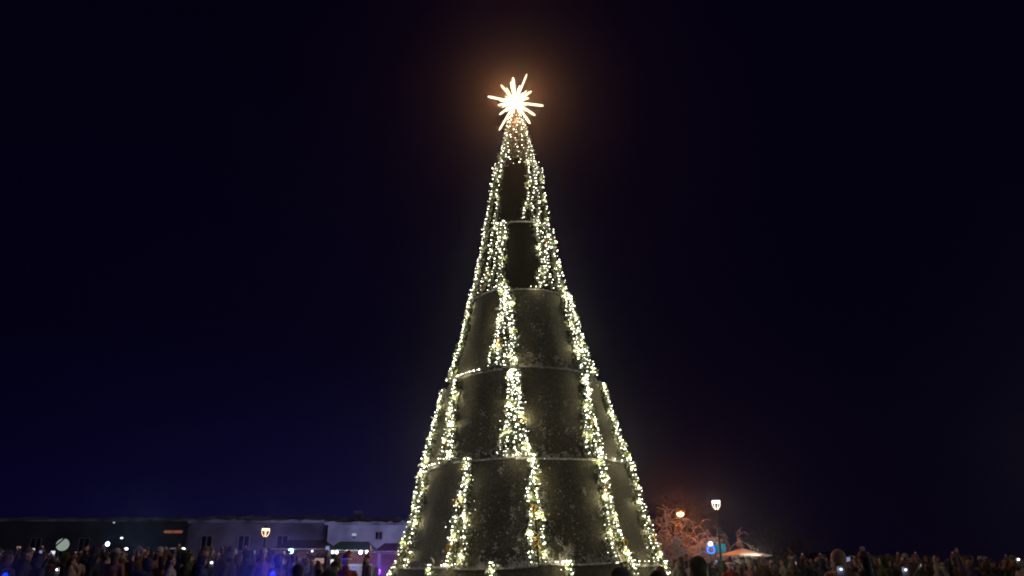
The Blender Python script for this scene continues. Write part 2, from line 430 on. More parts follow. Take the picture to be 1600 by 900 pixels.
lamp('star_light', (0, 0, 0), (1, .38, .12), 3300, .35, star)

# ---------------------------------------------------------------- lamp posts
def lantern(label, px, py, Y, col, watts, s=1.0):
    """crown shaped lantern on a post; its light strips run round the rim and down the ribs"""
    P = at(px, py, Y); g0 = ground(Y)
    t = thing('lamp_post', label, 'street lamp', (P.x, Y, g0), 0, 'crown shaped lantern posts')
    h = P.z - g0
    b = bmesh.new(); lathe(b, [(.16, 0), (.16, .25), (.09, .35), (.07, .5), (.055, 1.2), (.045, h - .35 * s), (.08, h - .33 * s), (.08, h - .30 * s)], 12)
    obj('post', b, M_iron, t, True)
    b = bmesh.new(); lathe(b, [(.02, h + .52 * s), (.06, h + .44 * s), (.30 * s, h + .30 * s), (.31 * s, h + .27 * s)], 12); obj('cap', b, M_iron, t)
    G_ = glow('lantern_glow', col, 3.2)
    b = bmesh.new(); lathe(b, [(.28 * s, h + .265 * s), (.26 * s, h + .13 * s)], 16); rim = obj('light_ring', b, G_, t)
    for a in range(4):
        an = a * pi / 2 + .15; b = bmesh.new()
        tube(b, [(.27 * s * cos(an) * f, .27 * s * sin(an) * f, h + z * s) for f, z in ((1, .13), (.98, 0), (.8, -.12), (.45, -.25), (.28, -.30))], .016 * s, 6)
        obj('light_strip', b, G_, t, True)
    lamp('lantern_light', (0, 0, h), col, watts, .2, t)
    return t
lantern('white crown shaped lantern on a black post before the long building', 415, 832, 42, (1, .68, .36), 38, .72)
lantern('bright white crown lantern on a post above the beige parasol', 1119, 789, 38, (1, .86, .72), 45, .72)
P = at(1063, 803, 44); g0 = ground(44)
t = thing('street_lamp', 'orange sodium street lamp shining through bare frosted branches right of the tree', 'street lamp', (P.x, 44, g0)); h = P.z - g0
b = bmesh.new(); tube(b, [(0, .35, 0), (0, .35, h * .8), (0, .33, h + .05), (0, .2, h + .24), (0, .05, h + .26)], [.09, .06, .05, .045, .04], 10); obj('post', b, M_iron, t, True)
b = bmesh.new(); lathe(b, [(.22, h + .05), (.25, h + .12), (.18, h + .25), (.05, h + .3)], 14); obj('lamp_head', b, M_iron, t, True)
b = bmesh.new(); blob(b, (0, 0, h), .19, 14, 10, 1, 1, .8); obj('lens', b, glow('sodium', (1, .52, .20), 7), t, True)
lamp('sodium_light', (0, -.3, h - .05), (1, .24, .05), 430, .15, t)
# pale globe lamp far left with a dark stay across it
P = at(98, 851, 40); g0 = ground(40)
t = thing('globe_lamp', 'dull white globe lamp with a dark bar across it, far left of the crowd', 'street lamp', (P.x, 40, g0)); h = P.z - g0
b = bmesh.new(); lathe(b, [(.1, 0), (.06, .3), (.05, h - .35), (.12, h - .33)], 10); obj('post', b, M_iron, t, True)
b = bmesh.new(); blob(b, (0, 0, h), .29, 20, 14); obj('globe', b, glow('dim_globe', (.60, .72, .62), .42), t, True)
b = bmesh.new(); tube(b, [(-.36, -.36, h - .34), (0, -.42, h + .02), (.34, -.36, h + .38)], .035, 6); obj('stay_bar', b, M_iron, t)

# ---------------------------------------------------------------- bare frosted trees
def bare_tree(label, px, Y, H, seed, droop=.25, spread=.85, thick=1.0, maxd=5, rot=0, bark=None):
    rnd = random.Random(seed); P = at(px, 860, Y)
    t = thing('bare_tree', label, 'tree', (P.x, Y, ground(Y)), rot, 'bare winter trees right of the tree')
    tr = bmesh.new(); cr = bmesh.new()
    h0 = H * .26
    tube(tr, [(0, 0, -.1), (.05, 0, h0 * .5), (0, .04, h0 + .1)], [.17 * thick, .13 * thick, .11 * thick], 9)
    def grow(p, d, L, r, depth):
        pts = [p]; n = 6; cur = p.copy(); dd = d.copy()
        for i in range(n):
            dd = (dd + Vector((rnd.gauss(0, .16), rnd.gauss(0, .16), rnd.gauss(0, .12) - droop * (.10 if depth < 2 else .32)))).normalized()
            cur = cur + dd * L / n; pts.append(cur.copy())
        tube(cr, pts, [max(.013, r * (1 - .65 * i / n)) for i in range(n + 1)], 5 if depth < 2 else 3, False, 0)
        if depth >= maxd: return
        for c in range(4 if depth < 3 else 3):
            i = rnd.randint(2, n); f = rnd.random() * 2 * pi; u, w = frame_of(dd)
            nd = (dd * rnd.uniform(.5, 1) + (u * cos(f) + w * sin(f)) * spread + Vector((0, 0, .12))).normalized()
            grow(pts[i], nd, L * rnd.uniform(.52, .78), r * .5, depth + 1)
    for k in range(6):
        a = k * pi / 3 + rnd.uniform(-.4, .4)
        grow(Vector((0, 0, h0 * rnd.uniform(.8, 1))), Vector((cos(a) * .75, sin(a) * .75, rnd.uniform(.7, 1.3))).normalized(), H * .36, .075 * thick, 1)
    obj('trunk', tr, M_bark, t, True); obj('crown', cr, bark or M_ice, t)
    return t
bare_tree('bare frosted tree with drooping twigs lit orange by the street lamp', 1050, 42.6, 4.8, 5, droop=.45, maxd=5)
bare_tree('bare frosted tree behind the white crown lantern, right side of the orange glow', 1098, 45.5, 4.6, 8, droop=.5, maxd=5)
bare_tree('dim bare tree standing right of the beige parasol in the dark', 1215, 58, 6.2, 14, bark=M_bark, droop=.15, maxd=4, thick=1.3)
bare_tree('faint tall bare tree rising behind the orange lamp close to the tree edge', 1062, 60, 8.2, 21, bark=M_bark, droop=.1, maxd=4, thick=1.3)

# ---------------------------------------------------------------- buildings on the left
M_wall1 = mat('pale_render', (.30, .30, .33), .9, col2=(.62, .61, .62), scale=.45, bump=.2)
M_wall2 = mat('dull_render', (.12, .11, .13), .9, col2=(.34, .30, .33), scale=.35, bump=.2)
M_wall3 = mat('dark_render', (.05, .05, .06), .9, col2=(.15, .14, .15), scale=.3)
M_roof = mat('snowy_roof', (.12, .12, .14), .9, col2=(.5, .5, .54), scale=.5, bump=.4, bscale=4)
M_pane = mat('dark_glass', (.01, .01, .014), .12, spec=.6)
M_frame = mat('window_frame', (.35, .34, .33), .6)
def building(name, label, x0, x1, Y, topz, depth, wallm, wins, lumps, chim=None, lit=()):
    g0 = ground(Y); t = thing(name, label, 'building', ((x0 + x1) / 2, Y, g0)); w = (x1 - x0) / 2; H = topz - g0
    b = bmesh.new(); box(b, -w, w, 0, depth, -.3, H); obj('wall', b, wallm, t)
    b = bmesh.new(); n = 40; rnd = random.Random(int(x0 * 10)); tops = []
    for i in range(n + 1):
        x = -w - .25 + (2 * w + .5) * i / n; tops.append((x, H + .12 + lumps * abs(sin(i * 1.1) * rnd.random()) + .05 * rnd.random()))
    for (xa, za), (xb, zb) in zip(tops, tops[1:]):
        A = [b.verts.new(p) for p in ((xa, -.35, H - .02), (xb, -.35, H - .02), (xb, -.35, zb), (xa, -.35, za))]; b.faces.new(A)
        Q = [b.verts.new(p) for p in ((xa, -.35, za), (xb, -.35, zb), (xb, depth * .5, zb + .7), (xa, depth * .5, za + .7))]; b.faces.new(Q)
        Q = [b.verts.new(p) for p in ((xa, depth * .5, za + .7), (xb, depth * .5, zb + .7), (xb, depth + .3, H), (xa, depth + .3, H))]; b.faces.new(Q)
        Q = [b.verts.new(p) for p in ((xa, -.35, H - .02), (xa, depth + .3, H - .02), (xb, depth + .3, H - .02), (xb, -.35, H - .02))]; b.faces.new(Q)
    rf = obj('roof', b, M_roof, t)
    if chim is not None:
        b = bmesh.new(); box(b, chim - .3, chim + .3, 1.5, 2.1, H + .1, H + 1.15); box(b, chim - .38, chim + .38, 1.42, 2.18, H + 1.152, H + 1.3)
        obj('chimney', b, M_wall3, rf)
    for i, (wx, wz, ww, wh) in enumerate(wins):
        b = bmesh.new(); f = .07
        for a in ((wx - ww / 2 - f, wx + ww / 2 + f, wz + wh / 2, wz + wh / 2 + f), (wx - ww / 2 - f, wx + ww / 2 + f, wz - wh / 2 - f, wz - wh / 2), (wx - ww / 2 - f, wx - ww / 2, wz - wh / 2, wz + wh / 2), (wx + ww / 2, wx + ww / 2 + f, wz - wh / 2, wz + wh / 2), (wx - .03, wx + .03, wz - wh / 2, wz + wh / 2)):
            box(b, a[0], a[1], -.08, -.003, a[2], a[3])
        wo_ = obj('window', b, M_frame, t)
        b = bmesh.new(); box(b, wx - ww / 2, wx + ww / 2, -.03, -.004, wz - wh / 2, wz + wh / 2)
        obj('pane', b, lit[i] if i < len(lit) and lit[i] else M_pane, wo_)
    return t
a = at(513, 820, 70); b2 = at(760, 822, 70)
building('pavilion', 'pale rendered building with chimney and snowy roof edge just left of the tree', a.x, b2.x, 70, a.z, 9, M_wall1,
         [(at(592, 836, 70).x - (a.x + b2.x) / 2, at(592, 837, 70).z - ground(70), .55, .6), (3.5, 3.2, .8, 1.0), (6.0, 3.2, .8, 1.0)], .35, at(553, 815, 70).x - (a.x + b2.x) / 2)
a = at(300, 817, 72); b2 = at(511, 819, 72)
mid = (a.x + b2.x) / 2
building('long_building', 'long low dull purple building with snow along its roof, behind the left lantern', a.x, b2.x, 72, a.z, 9, M_wall2,
         [(-4.5, 3.6, .9, 1.2), (-1.2, 3.6, .9, 1.2), (2.2, 3.6, .9, 1.2)], .25, None)
a = at(-80, 815, 84); b2 = at(296, 815, 84); mid = (a.x + b2.x) / 2
warm = glow('dim_shop_window', (.55, .17, .10), .35); cold = glow('cold_window', (.5, .6, 1), .25)
building('dark_hall', 'very dark long hall at the far left with a dim reddish lit strip window', a.x, b2.x, 84, a.z, 12, M_wall3,
         [(at(271, 831, 84).x - mid, at(271, 831, 84).z - ground(84), 1.9, .28), (at(276, 857, 84).x - mid, at(276, 857, 84).z - ground(84), 1.3, .14), (-8, 4, 1, 1.3), (-3, 4, 1, 1.3), (2, 4, 1, 1.3)], .15, None, (warm, glow('strip', (.5, .3, .35), .3)))
# wall lamp under the eaves of the pavilion
P = at(553, 838, 69.7)
t = thing('wall_lamp', 'small white lamp fixed to the pale building wall left of its dark window', 'wall lamp', (P.x, 69.9, P.z))
b = bmesh.new(); box(b, -.1, .1, -.25, .08, -.12, .0); obj('bracket', b, M_iron, t)
b = bmesh.new(); blob(b, (0, -.2, .14), .17, 12, 8, 1.3, 1, .8); obj('shade', b, glow('lamp_white', (.30, .36, .5), 1.0), t, True)
# chimney-like finials are on the roof; a small antenna
# ---------------------------------------------------------------- market stalls, barrier, parasol
M_canvas = mat('dark_canvas', (.04, .04, .06), .9, col2=(.07, .06, .09), scale=3)
M_wood = mat('stall_wood', (.16, .09, .05), .8, col2=(.24, .14, .08), scale=5, bump=.3)
def stall(label, px0, px1, pyroof, Y, canvas=None, lights=(), group='market stalls left of the tree'):
    a = at(px0, pyroof, Y); c = at(px1, pyroof, Y); g0 = ground(Y); h = a.z - g0; w = (c.x - a.x) / 2
    t = thing('market_stall', label, 'market stall', ((a.x + c.x) / 2, Y, g0), 0, group)
    b = bmesh.new(); d = 2.2; r = h + .55
    for x in (-w, w): pass
    vs = [b.verts.new(p) for p in ((-w - .15, -.2, h), (w + .15, -.2, h), (w * .7, d / 2, r), (-w * .7, d / 2, r), (-w - .15, d + .2, h), (w + .15, d + .2, h))]
    for f in ((0, 1, 2, 3), (3, 2, 5, 4), (0, 3, 4), (1, 5, 2), (0, 4, 5, 1)): b.faces.new([vs[i] for i in f])
    rf = obj('roof', b, canvas or M_canvas, t)
    b = bmesh.new(); tube(b, [(-w - .15 + (2 * w + .3) * i / 20, -.22, h + random.uniform(-.01, .02)) for i in range(21)], [random.uniform(.03, .05) for _ in range(21)], 6); obj('snow_edge', b, M_snow, rf)
    for x in (-w, w):
        for y in (0, d): 
            b = bmesh.new(); box(b, x - .05, x + .05, y - .05, y + .05, 0, h - .02); obj('post', b, M_wood, t)
    b = bmesh.new(); box(b, -w, w, -.1, .5, .9, .98); box(b, -w + .05, w - .05, 0, .06, 0, .9); obj('counter', b, M_wood, t)
    b = bmesh.new(); box(b, -w + .02, w - .02, d - .1, d - .05, 0, h - .05); obj('back_wall', b, M_wood, t)
    for px, col, s in lights:
        P = at(px, pyroof, Y); b = bmesh.new(); blob(b, (P.x - (a.x + c.x) / 2, -.3, h - .12), s, 10, 8)
        l = obj('stall_bulb', b, glow('stall_bulb_glow', col, 6), t, True)
    return t
s1 = stall('dark roofed market stall with a snowy front edge and one cyan bulb', 430, 512, 858, 46, None, [(457, (.45, .9, 1), .14), (490, (.7, .6, .8), .05)])
lamp('stall_light', (0, .6, 1.6), (.75, .45, .8), 22, .1, s1)
s2 = stall('market stall with turquoise roof and row of white bulbs beside the red hat', 514, 580, 860, 48, mat('turquoise_canvas', (.05, .35, .33), .8), [(522, (.8, 1, .95), .09), (528, (.9, 1, 1), .09), (546, (1, 1, 1), .11), (565, (1, 1, 1), .11), (575, (1, 1, 1), .09)])
lamp('stall_light', (0, .6, 1.7), (.9, .55, .75), 30, .1, s2)
s3 = stall('small market stall with dark canvas roof, between the white lattice booth and the tree', 588, 640, 862, 50, mat('violet_canvas', (.12, .09, .2), .8), [])
lamp('stall_light', (0, .6, 1.6), (.45, .25, 1), 30, .1, s3)
# lit lattice booth
P = at(561, 884, 30); g0 = ground(30); t = thing('ticket_booth', 'small booth with white lit lattice window, close to the left foot of the tree', 'booth', (P.x, 30, g0)); h = P.z - g0 + .06; w = .48
b = bmesh.new(); box(b, -w - .05, w + .05, .12, 1.2, 0, h - .1); obj('cabin', b, mat('booth_blue', (.12, .14, .3), .7), t)
b = bmesh.new()
for (x0, x1, z0, z1) in ((-w, w, h - .07, h), (-w, w, h - .62, h - .56), (-w, -w + .07, h - .56, h - .07), (w - .07, w, h - .56, h - .07), (-.04, .03, h - .56, h - .07)): box(b, x0, x1, 0, .08, z0, z1)
fr = obj('window_frame', b, mat('white_frame', (.75, .76, .85), .5), t)
b = bmesh.new()
for i in range(9):
    x = -w + .09 + i * .105; tube(b, [(x, .09, h - .56), (x + .09 * (-1) ** i, .09, h - .07)], .012, 5)
for i in range(3): tube(b, [(-w + .05, .095, h - .18 - i * .14), (w - .05, .095, h - .18 - i * .14)], .012, 5)
obj('lattice', b, mat('white_lattice', (.7, .72, .85), .5), t)
b = bmesh.new(); box(b, -w + .03, w - .03, .10, .117, h - .6, h - .03); obj('lit_pane', b, glow('booth_light', (.32, .36, .85), .55), t)
lamp('booth_lamp', (-.2, -.35, h + .05), (.6, .65, 1), 2.5, .08, t)
# beige parasol
P = at(1160, 857, 44); g0 = ground(44); t = thing('parasol', 'wide beige parasol lit from below over people, right of the tree', 'parasol', (P.x, 44, g0)); h = P.z - g0
Mp = mat('beige_canvas', (.68, .60, .50), .9, col2=(.74, .66, .56), scale=2)
b = bmesh.new(); n = 8; ap = b.verts.new((0, 0, h)); ap2 = b.verts.new((0, 0, h - .02)); rr = 1.5
ring = [b.verts.new((rr * cos(2 * pi * (k + .5) / n), rr * sin(2 * pi * (k + .5) / n), h - .36)) for k in range(n)]
rin = [b.verts.new((rr * cos(2 * pi * (k + .5) / n) * .99, rr * sin(2 * pi * (k + .5) / n) * .99, h - .40)) for k in range(n)]
for k in range(n):
    b.faces.new((ap, ring[k], ring[(k + 1) % n])); b.faces.new((ap2, rin[(k + 1) % n], rin[k])); b.faces.new((ring[k], rin[k], rin[(k + 1) % n], ring[(k + 1) % n]))
obj('canopy', b, Mp, t)
b = bmesh.new(); tube(b, [(0, 0, 0), (0, 0, h - .03)], .03, 8); obj('pole', b, M_iron, t)
for k in range(n):
    b = bmesh.new(); an = 2 * pi * (k + .5) / n; tube(b, [(0, 0, h - .06), (rr * .97 * cos(an), rr * .97 * sin(an), h - .415)], .012, 4); obj('rib', b, M_iron, t)
b = bmesh.new(); blob(b, (0, -.12, h - .75), .05); obj('hanging_bulb', b, glow('bulb_warm', (1, .75, .5), 3), t)
lamp('parasol_light', (0, -.3, h - 1.0), (1, .82, .66), 50, .08, t)
lamp('parasol_front_light', (.2, -1.9, h - .2), (1, .82, .66), 60, .08, t)
P = at(1112, 862, 46); t = thing('parasol', 'dull grey brown parasol sloping down left of the beige one', 'parasol', (P.x, 46, ground(46))); h = P.z - ground(46)
b = bmesh.new(); ap = b.verts.new((0, 0, h)); ring = [b.verts.new((1.2 * cos(2 * pi * k / 8), 1.2 * sin(2 * pi * k / 8), h - .4)) for k in range(8)]
for k in range(8): b.faces.new((ap, ring[k], ring[(k + 1) % 8]))
b.faces.new(ring[::-1]); obj('canopy', b, mat('taupe_canvas', (.3, .24, .24), .9), t)
b = bmesh.new(); tube(b, [(0, 0, 0), (0, 0, h - .03)], .03, 8); obj('pole', b, M_iron, t)
# teal flag panel beside the blue light
P = at(1126, 857, 41); t = thing('banner', 'small teal banner beside the blue party light, left of the beige parasol', 'banner', (P.x, 41, ground(41))); h = P.z - ground(41)
b = bmesh.new(); box(b, -.25, .25, -.01, .01, h - .2, h + .22); obj('cloth', b, mat('teal_cloth', (.01, .30, .36), .8), t)
b = bmesh.new(); tube(b, [(-.28, 0, 0), (-.28, 0, h + .26)], .02, 6); obj('pole', b, M_iron, t)

# ---------------------------------------------------------------- party / stage lights
def stage_light(label, px, py, Y, col, watts, s, emit=10, ring=None, group='coloured stage lights'):
    P = at(px, py, Y); g0 = ground(Y); h = P.z - g0
    t = thing('stage_light', label, 'stage light', (P.x, Y, g0), 0, group)
    b = bmesh.new(); tube(b, [(0, .1, .35), (0, .1, h - .05)], .025, 8)
    for k in range(3): tube(b, [(0, .1, .5), (.4 * cos(k * 2.1), .1 + .4 * sin(k * 2.1), .02)], .018, 6)
    obj('stand', b, M_iron, t)
    b = bmesh.new(); tube(b, [(0, .25, h), (0, 0.02, h)], [s * .9, s * 1.15], 14); obj('housing', b, M_iron, t, True)
    b = bmesh.new(); tube(b, [(0, .015, h), (0, -.015, h), (0, -.03, h)], [s, s, s * .6], 14); obj('lens', b, glow('lens_glow', col, emit), t)
    if ring:
        b = bmesh.new(); tube(b, [(s * 1.7 * cos(a), -.03, h - s * 2.6 + s * 1.7 * sin(a)) for a in [2 * pi * i / 16 for i in range(17)]], s * .35, 6); obj('light_ring', b, glow('ring_glow', ring, 2.5), t)
    if watts: lamp('stage_beam', (0, -.12, h), col, watts, .1, t)
    return t
stage_light('bright pale blue light with a deep blue ring under it, left of the beige parasol', 1110, 850, 40, (.55, .82, 1), 90, .10, 12, (.02, .16, 1))
stage_light('cyan white spotlight above the far left crowd, alone right of the globe lamp', 168, 850, 40, (.55, .9, 1), 2.5, .10, 8)
stage_light('pale blue light leaning out of the crowd at its highest point, left side', 225, 864, 34, (.35, .55, 1), 120, .13, 6)
stage_light('tall pale blue light low in the crowd beside the leaning one, left side', 212, 874, 34, (.3, .5, 1), 80, .12, 5)
stage_light('deep blue floodlight glowing low in the crowd below the left lantern', 426, 897, 16.2, (.02, .03, 1), 60, .05, 1.5)
stage_light('deep blue floodlight at the bottom left corner of the crowd', 8, 899, 16, (.01, .05, 1), 12, .05, 1.0)
stage_light('violet floodlight behind the lattice booth near the foot of the tree', 590, 893, 33, (.32, .07, 1), 200, .13, 2.0)
# floodlights added only to light the building walls
for px, w, c in ((560, 1200, (.42, .50, 1)), (470, 420, (.30, .30, 1)), (380, 200, (.25, .15, .9)), (240, 30, (.10, .16, 1)), (625, 420, (.55, .42, 1))):
    P = at(px, 880, 58); nm = {560: 'below the small wall lamp of the pale building', 470: 'in front of the stall with the cyan bulb', 380: 'left of the left lantern', 240: 'in front of the dark hall', 625: 'beside the left edge of the tree'}[px]
    t = thing('floodlight', 'added ground floodlight washing the wall blue ' + nm, 'floodlight', (P.x, 58, ground(58)))
    b = bmesh.new(); box(b, -.3, .3, -.12, .1, .0, .42); obj('housing', b, M_iron, t)
    b = bmesh.new(); box(b, -.26, .26, .102, .12, .05, .37); obj('lens', b, glow('added_flood_lens', c, 2), t)
    lamp('added_wall_wash', (0, .35, .25), c, w, .2, t, ((0, 1, .22), 125))
# small distant lamps
for px, py, Y, c, s, lb in ((193, 841, 83, (.75, .75, 1), .12, 'tiny white lamp on the dark hall wall above the crowd'), (181, 817, 83, (.35, .4, .7), .1, 'faint lamp on the roof edge of the dark hall'), (201, 858, 60, (.8, .82, 1), .13, 'small white lamp just left of the leaning blue light'),
                           (290, 858, 60, (.9, .85, .9), .12, 'small white lamp under the reddish strip window'), (297, 865, 50, (1, .85, .9), .14, 'bright pinkish white lamp over the crowd, right below the reddish strip')):
    P = at(px, py, Y); t = thing('pole_lamp', lb, 'lamp', (P.x, Y - .35, ground(Y))); h = P.z - ground(Y)
    b = bmesh.new(); tube(b, [(0, .1, 0), (0, .1, h), (0, 0, h + .1)], .025, 6); obj('pole', b, M_iron, t)
    b = bmesh.new(); blob(b, (0, -.05, h), s, 10, 8, 1.2, 1, .8); obj('bulb', b, glow('far_lamp', c, 2.5 if s > .11 else 1), t, True)

# ---------------------------------------------------------------- people
M_skin = mat('skin', (.42, .25, .18), .6, col2=(.50, .31, .23), scale=8)
M_hairs = [mat('dark_hair', (.02, .014, .01), .6), mat('fair_hair', (.30, .18, .08), .6)]
M_trous = mat('dark_trousers', (.02, .022, .03), .85)
M_eye = mat('eye', (.02, .015, .01), .3)
M_lip = mat('lips', (.42, .16, .13), .5)
M_white = mat('white_trim', (.75, .75, .78), .9, bump=.4)
PHONE_AT = {}
def hand(bm, wrist, d, up):
    """palm, four unequal curled fingers and a thumb leaving the side of the palm"""
    d = d.normalized(); s = d.cross(up).normalized(); up = s.cross(d).normalized()
    pc = wrist + d * .05
    for k in (-1, 0, 1): capsule(bm, wrist + s * k * .018, .020, wrist + d * .085 + s * k * .024, .017, 8)
    for k, L in ((-1.5, .055), (-.5, .072), (.5, .078), (1.5, .068)):
        a = wrist + d * .09 + s * k * .022; b_ = a + d * L * .55 + up * .006; c_ = b_ + (d * .55 - up * .85).normalized() * L * .55
        capsule(bm, a, .0115, b_, .0105, 8); capsule(bm, b_, .0105, c_, .009, 8)
    a = wrist + d * .03 + s * .038; b_ = a + (d * .6 + s * .7).normalized() * .045; c_ = b_ + (d * .9 - s * .1 - up * .3).normalized() * .035
    capsule(bm, a, .015, b_, .013, 8); capsule(bm, b_, .013, c_, .010, 8)
def person(pose, coat_m, hat, hat_m, scarf=None, female=False, label='', dress='coat'):
    t = thing('person', label, 'person')
    sh = .175 if female else .20; S = 1.42
    body = bmesh.new(); coat = bmesh.new()
    # head: skull, jaw, nose, ears, brow  (front is -y)
    blob(body, (0, .012, 1.665), .098, 18, 12, .84, 1.0, 1.12); blob(body, (0, -.022, 1.605), .066, 14, 10, .9, 1.05, 1.0)
    capsule(body, (0, -.086, 1.655), .010, (0, -.106, 1.628), .016, 8)
    for s in (-1, 1):
        blob(body, (s * .088, .012, 1.645), .03, 8, 6, .35, .7, 1.1); blob(body, (s * .034, -.055, 1.612), .03, 8, 6)
        capsule(body, (s * .012, -.083, 1.685), .010, (s * .05, -.072, 1.688), .010, 6)
    capsule(body, (0, -.083, 1.596), .012, (0, -.075, 1.565), .020, 8)
    capsule(body, (0, .01, 1.56), .055, (0, .015, 1.42), .062, 12)
    # torso and legs
    capsule(body, (0, 0, 1.36), .12, (0, 0, 1.0), .13); capsule(body, (-sh * .7, 0, 1.38), .06, (sh * .7, 0, 1.38), .06)
    for s in (-1, 1):
        capsule(body, (s * .09, 0, .92), .085, (s * .10, -.01, .50), .058); capsule(body, (s * .10, -.01, .50), .055, (s * .11, .02, .10), .042)
        capsule(body, (s * .11, .02, .05), .045, (s * .125, -.14, .04), .038)
    # arms
    arms = {}
    for s in (-1, 1):
        a = Vector((s * sh, 0, S - .04))
        up = (pose == 'both') or (pose == 'right' and s == 1) or (pose == 'left' and s == -1)
        if pose == 'high' and s == 1: b_, c_ = a + Vector((.05, -.06, .28)), a + Vector((.02, -.16, .53))
        elif up and pose == 'both': b_, c_ = a + Vector((s * .08, -.20, -.10)), a + Vector((-s * .12, -.38, .16))
        elif up: b_, c_ = a + Vector((s * .07, -.22, .04)), a + Vector((-s * .02, -.30, .31))
        elif pose == 'pockets': b_, c_ = a + Vector((s * .10, .06, -.28)), a + Vector((s * .02, -.12, -.46))
        else: b_, c_ = a + Vector((s * .08, .03, -.29)), a + Vector((s * .09, -.06, -.54))
        capsule(body, a, .05, b_, .042); capsule(body, b_, .040, c_, .028)
        d = (c_ - b_); hand(body, c_, d, Vector((0, -1, .2)) if up or pose == 'high' else Vector((s, 0, 0)))
        capsule(coat, a, .078, b_, .064); capsule(coat, b_, .062, c_ - d * .10, .050)
        arms[s] = c_ + d.normalized() * .12
    PHONE_AT[t.name] = (arms[1] if pose in ('right', 'high', 'both') else arms[-1] if pose == 'left' else None)
    me = fuse(body, .0105, .45, 3); mesh_obj('body', me, M_skin, t)
    # coat
    capsule(coat, (-sh * .62, 0, 1.37), .098, (sh * .62, 0, 1.37), .098, 14); capsule(coat, (0, 0, 1.32), .165, (0, 0, 1.05), .17, 16)
    capsule(coat, (0, 0, 1.05), .175, (0, 0, .86 if not female else .72), .195, 16); capsule(coat, (0, .02, 1.46), .088, (0, .02, 1.50), .082, 14)
    if hat == 'hood':
        blob(coat, (0, .035, 1.665), .128, 18, 12, .98, 1.0, 1.15); blob(coat, (0, .06, 1.55), .11, 14, 10)
    me = fuse(coat, .016, .6, 3)
    if hat == 'hood':   # open the hood in front of the face
        bmx = bmesh.new(); bmx.from_mesh(me)
        kill = [f for f in bmx.faces if f.calc_center_median().y < -.035 and 1.575 < f.calc_center_median().z < 1.75 and abs(f.calc_center_median().x) < .075]
        bmesh.ops.delete(bmx, geom=kill, context='FACES'); bmx.to_mesh(me); bmx.free()
    mesh_obj('coat', me, coat_m, t)
    if hat == 'hood':
        b = bmesh.new(); tube(b, [(.088 * cos(a), -.055 - .02 * sin(a), 1.665 + .108 * sin(a)) for a in [R(-60) + R(300) * i / 20 for i in range(21)]], [random.uniform(.018, .03) for _ in range(21)], 7)
        obj('hood_trim', b, hat_m, t, True)
    b = bmesh.new()
    for s in (-1, 1):
        capsule(b, (s * .09, 0, .90), .105, (s * .10, -.01, .50), .078); capsule(b, (s * .10, -.01, .50), .075, (s * .11, .02, .12), .062)
    mesh_obj('trousers', fuse(b, .02, .6, 2), M_trous, t)
    b = bmesh.new()
    for s in (-1, 1):
        capsule(b, (s * .11, .02, .22), .068, (s * .11, .02, .07), .066); capsule(b, (s * .11, .02, .055), .055, (s * .128, -.17, .048), .046)
    mesh_obj('boots', fuse(b, .018, .6, 2), M_iron, t)
    b = bmesh.new()
    for s in (-1, 1): blob(b, (s * .034, -.080, 1.665), .0125, 8, 6)
    obj('eyes', b, M_eye, t, True)
    b = bmesh.new(); capsule(b, (-.02, -.094, 1.594), .006, (.02, -.094, 1.594), .006, 6); obj('mouth', b, M_lip, t, True)
    if hat in ('beanie', 'pompom', 'santa'):
        b = bmesh.new(); lathe(b, [(.098, 1.695), (.102, 1.70), (.102, 1.735), (.098, 1.74), (.088, 1.78), (.06, 1.815), (.02, 1.828)], 18, (0, .015))
        if hat == 'santa':
            b.free(); b = bmesh.new(); tube(b, [(0, .015, 1.72), (.01, .02, 1.80), (.05, .04, 1.87), (.11, .06, 1.86)], [.1, .075, .045, .02], 14)
        h_ = obj('hat', b, hat_m, t, True)
        if hat == 'pompom': b = bmesh.new(); blob(b, (0, .015, 1.855), .042); obj('pompom', b, M_white, h_, True)
        if hat == 'santa':
            b = bmesh.new(); tube(b, [(.1 * cos(a), .015 + .11 * sin(a), 1.70) for a in [2 * pi * i / 18 for i in range(19)]], .024, 7); blob(b, (.13, .065, 1.85), .035); obj('hat_trim', b, M_white, h_, True)
    if hat in ('hair', 'long', 'beanie', 'pompom', 'santa'):
        b = bmesh.new(); blob(b, (0, .028, 1.675), .103, 16, 12, .88, .98, 1.1)
        if hat == 'long' or female: capsule(b, (0, .06, 1.65), .085, (0, .085, 1.45), .07)
        me = fuse(b, .012, .6, 2); bmx = bmesh.new(); bmx.from_mesh(me)
        kill = [f for f in bmx.faces if f.calc_center_median().y < -.03 and f.calc_center_median().z < 1.715]
        bmesh.ops.delete(bmx, geom=kill, context='FACES'); bmx.to_mesh(me); bmx.free()
        mesh_obj('hair', me, random.choice(M_hairs), t)
    if scarf:
        b = bmesh.new(); tube(b, [(.088 * cos(a), .012 + .088 * sin(a), 1.50 + .012 * sin(3 * a)) for a in [2 * pi * i / 18 for i in range(19)]], .036, 8); obj('scarf', b, scarf, t, True)
    return t
cm = lambda n, c, c2: mat(n, c, .85, col2=c2, scale=7, bump=.3, bscale=20)
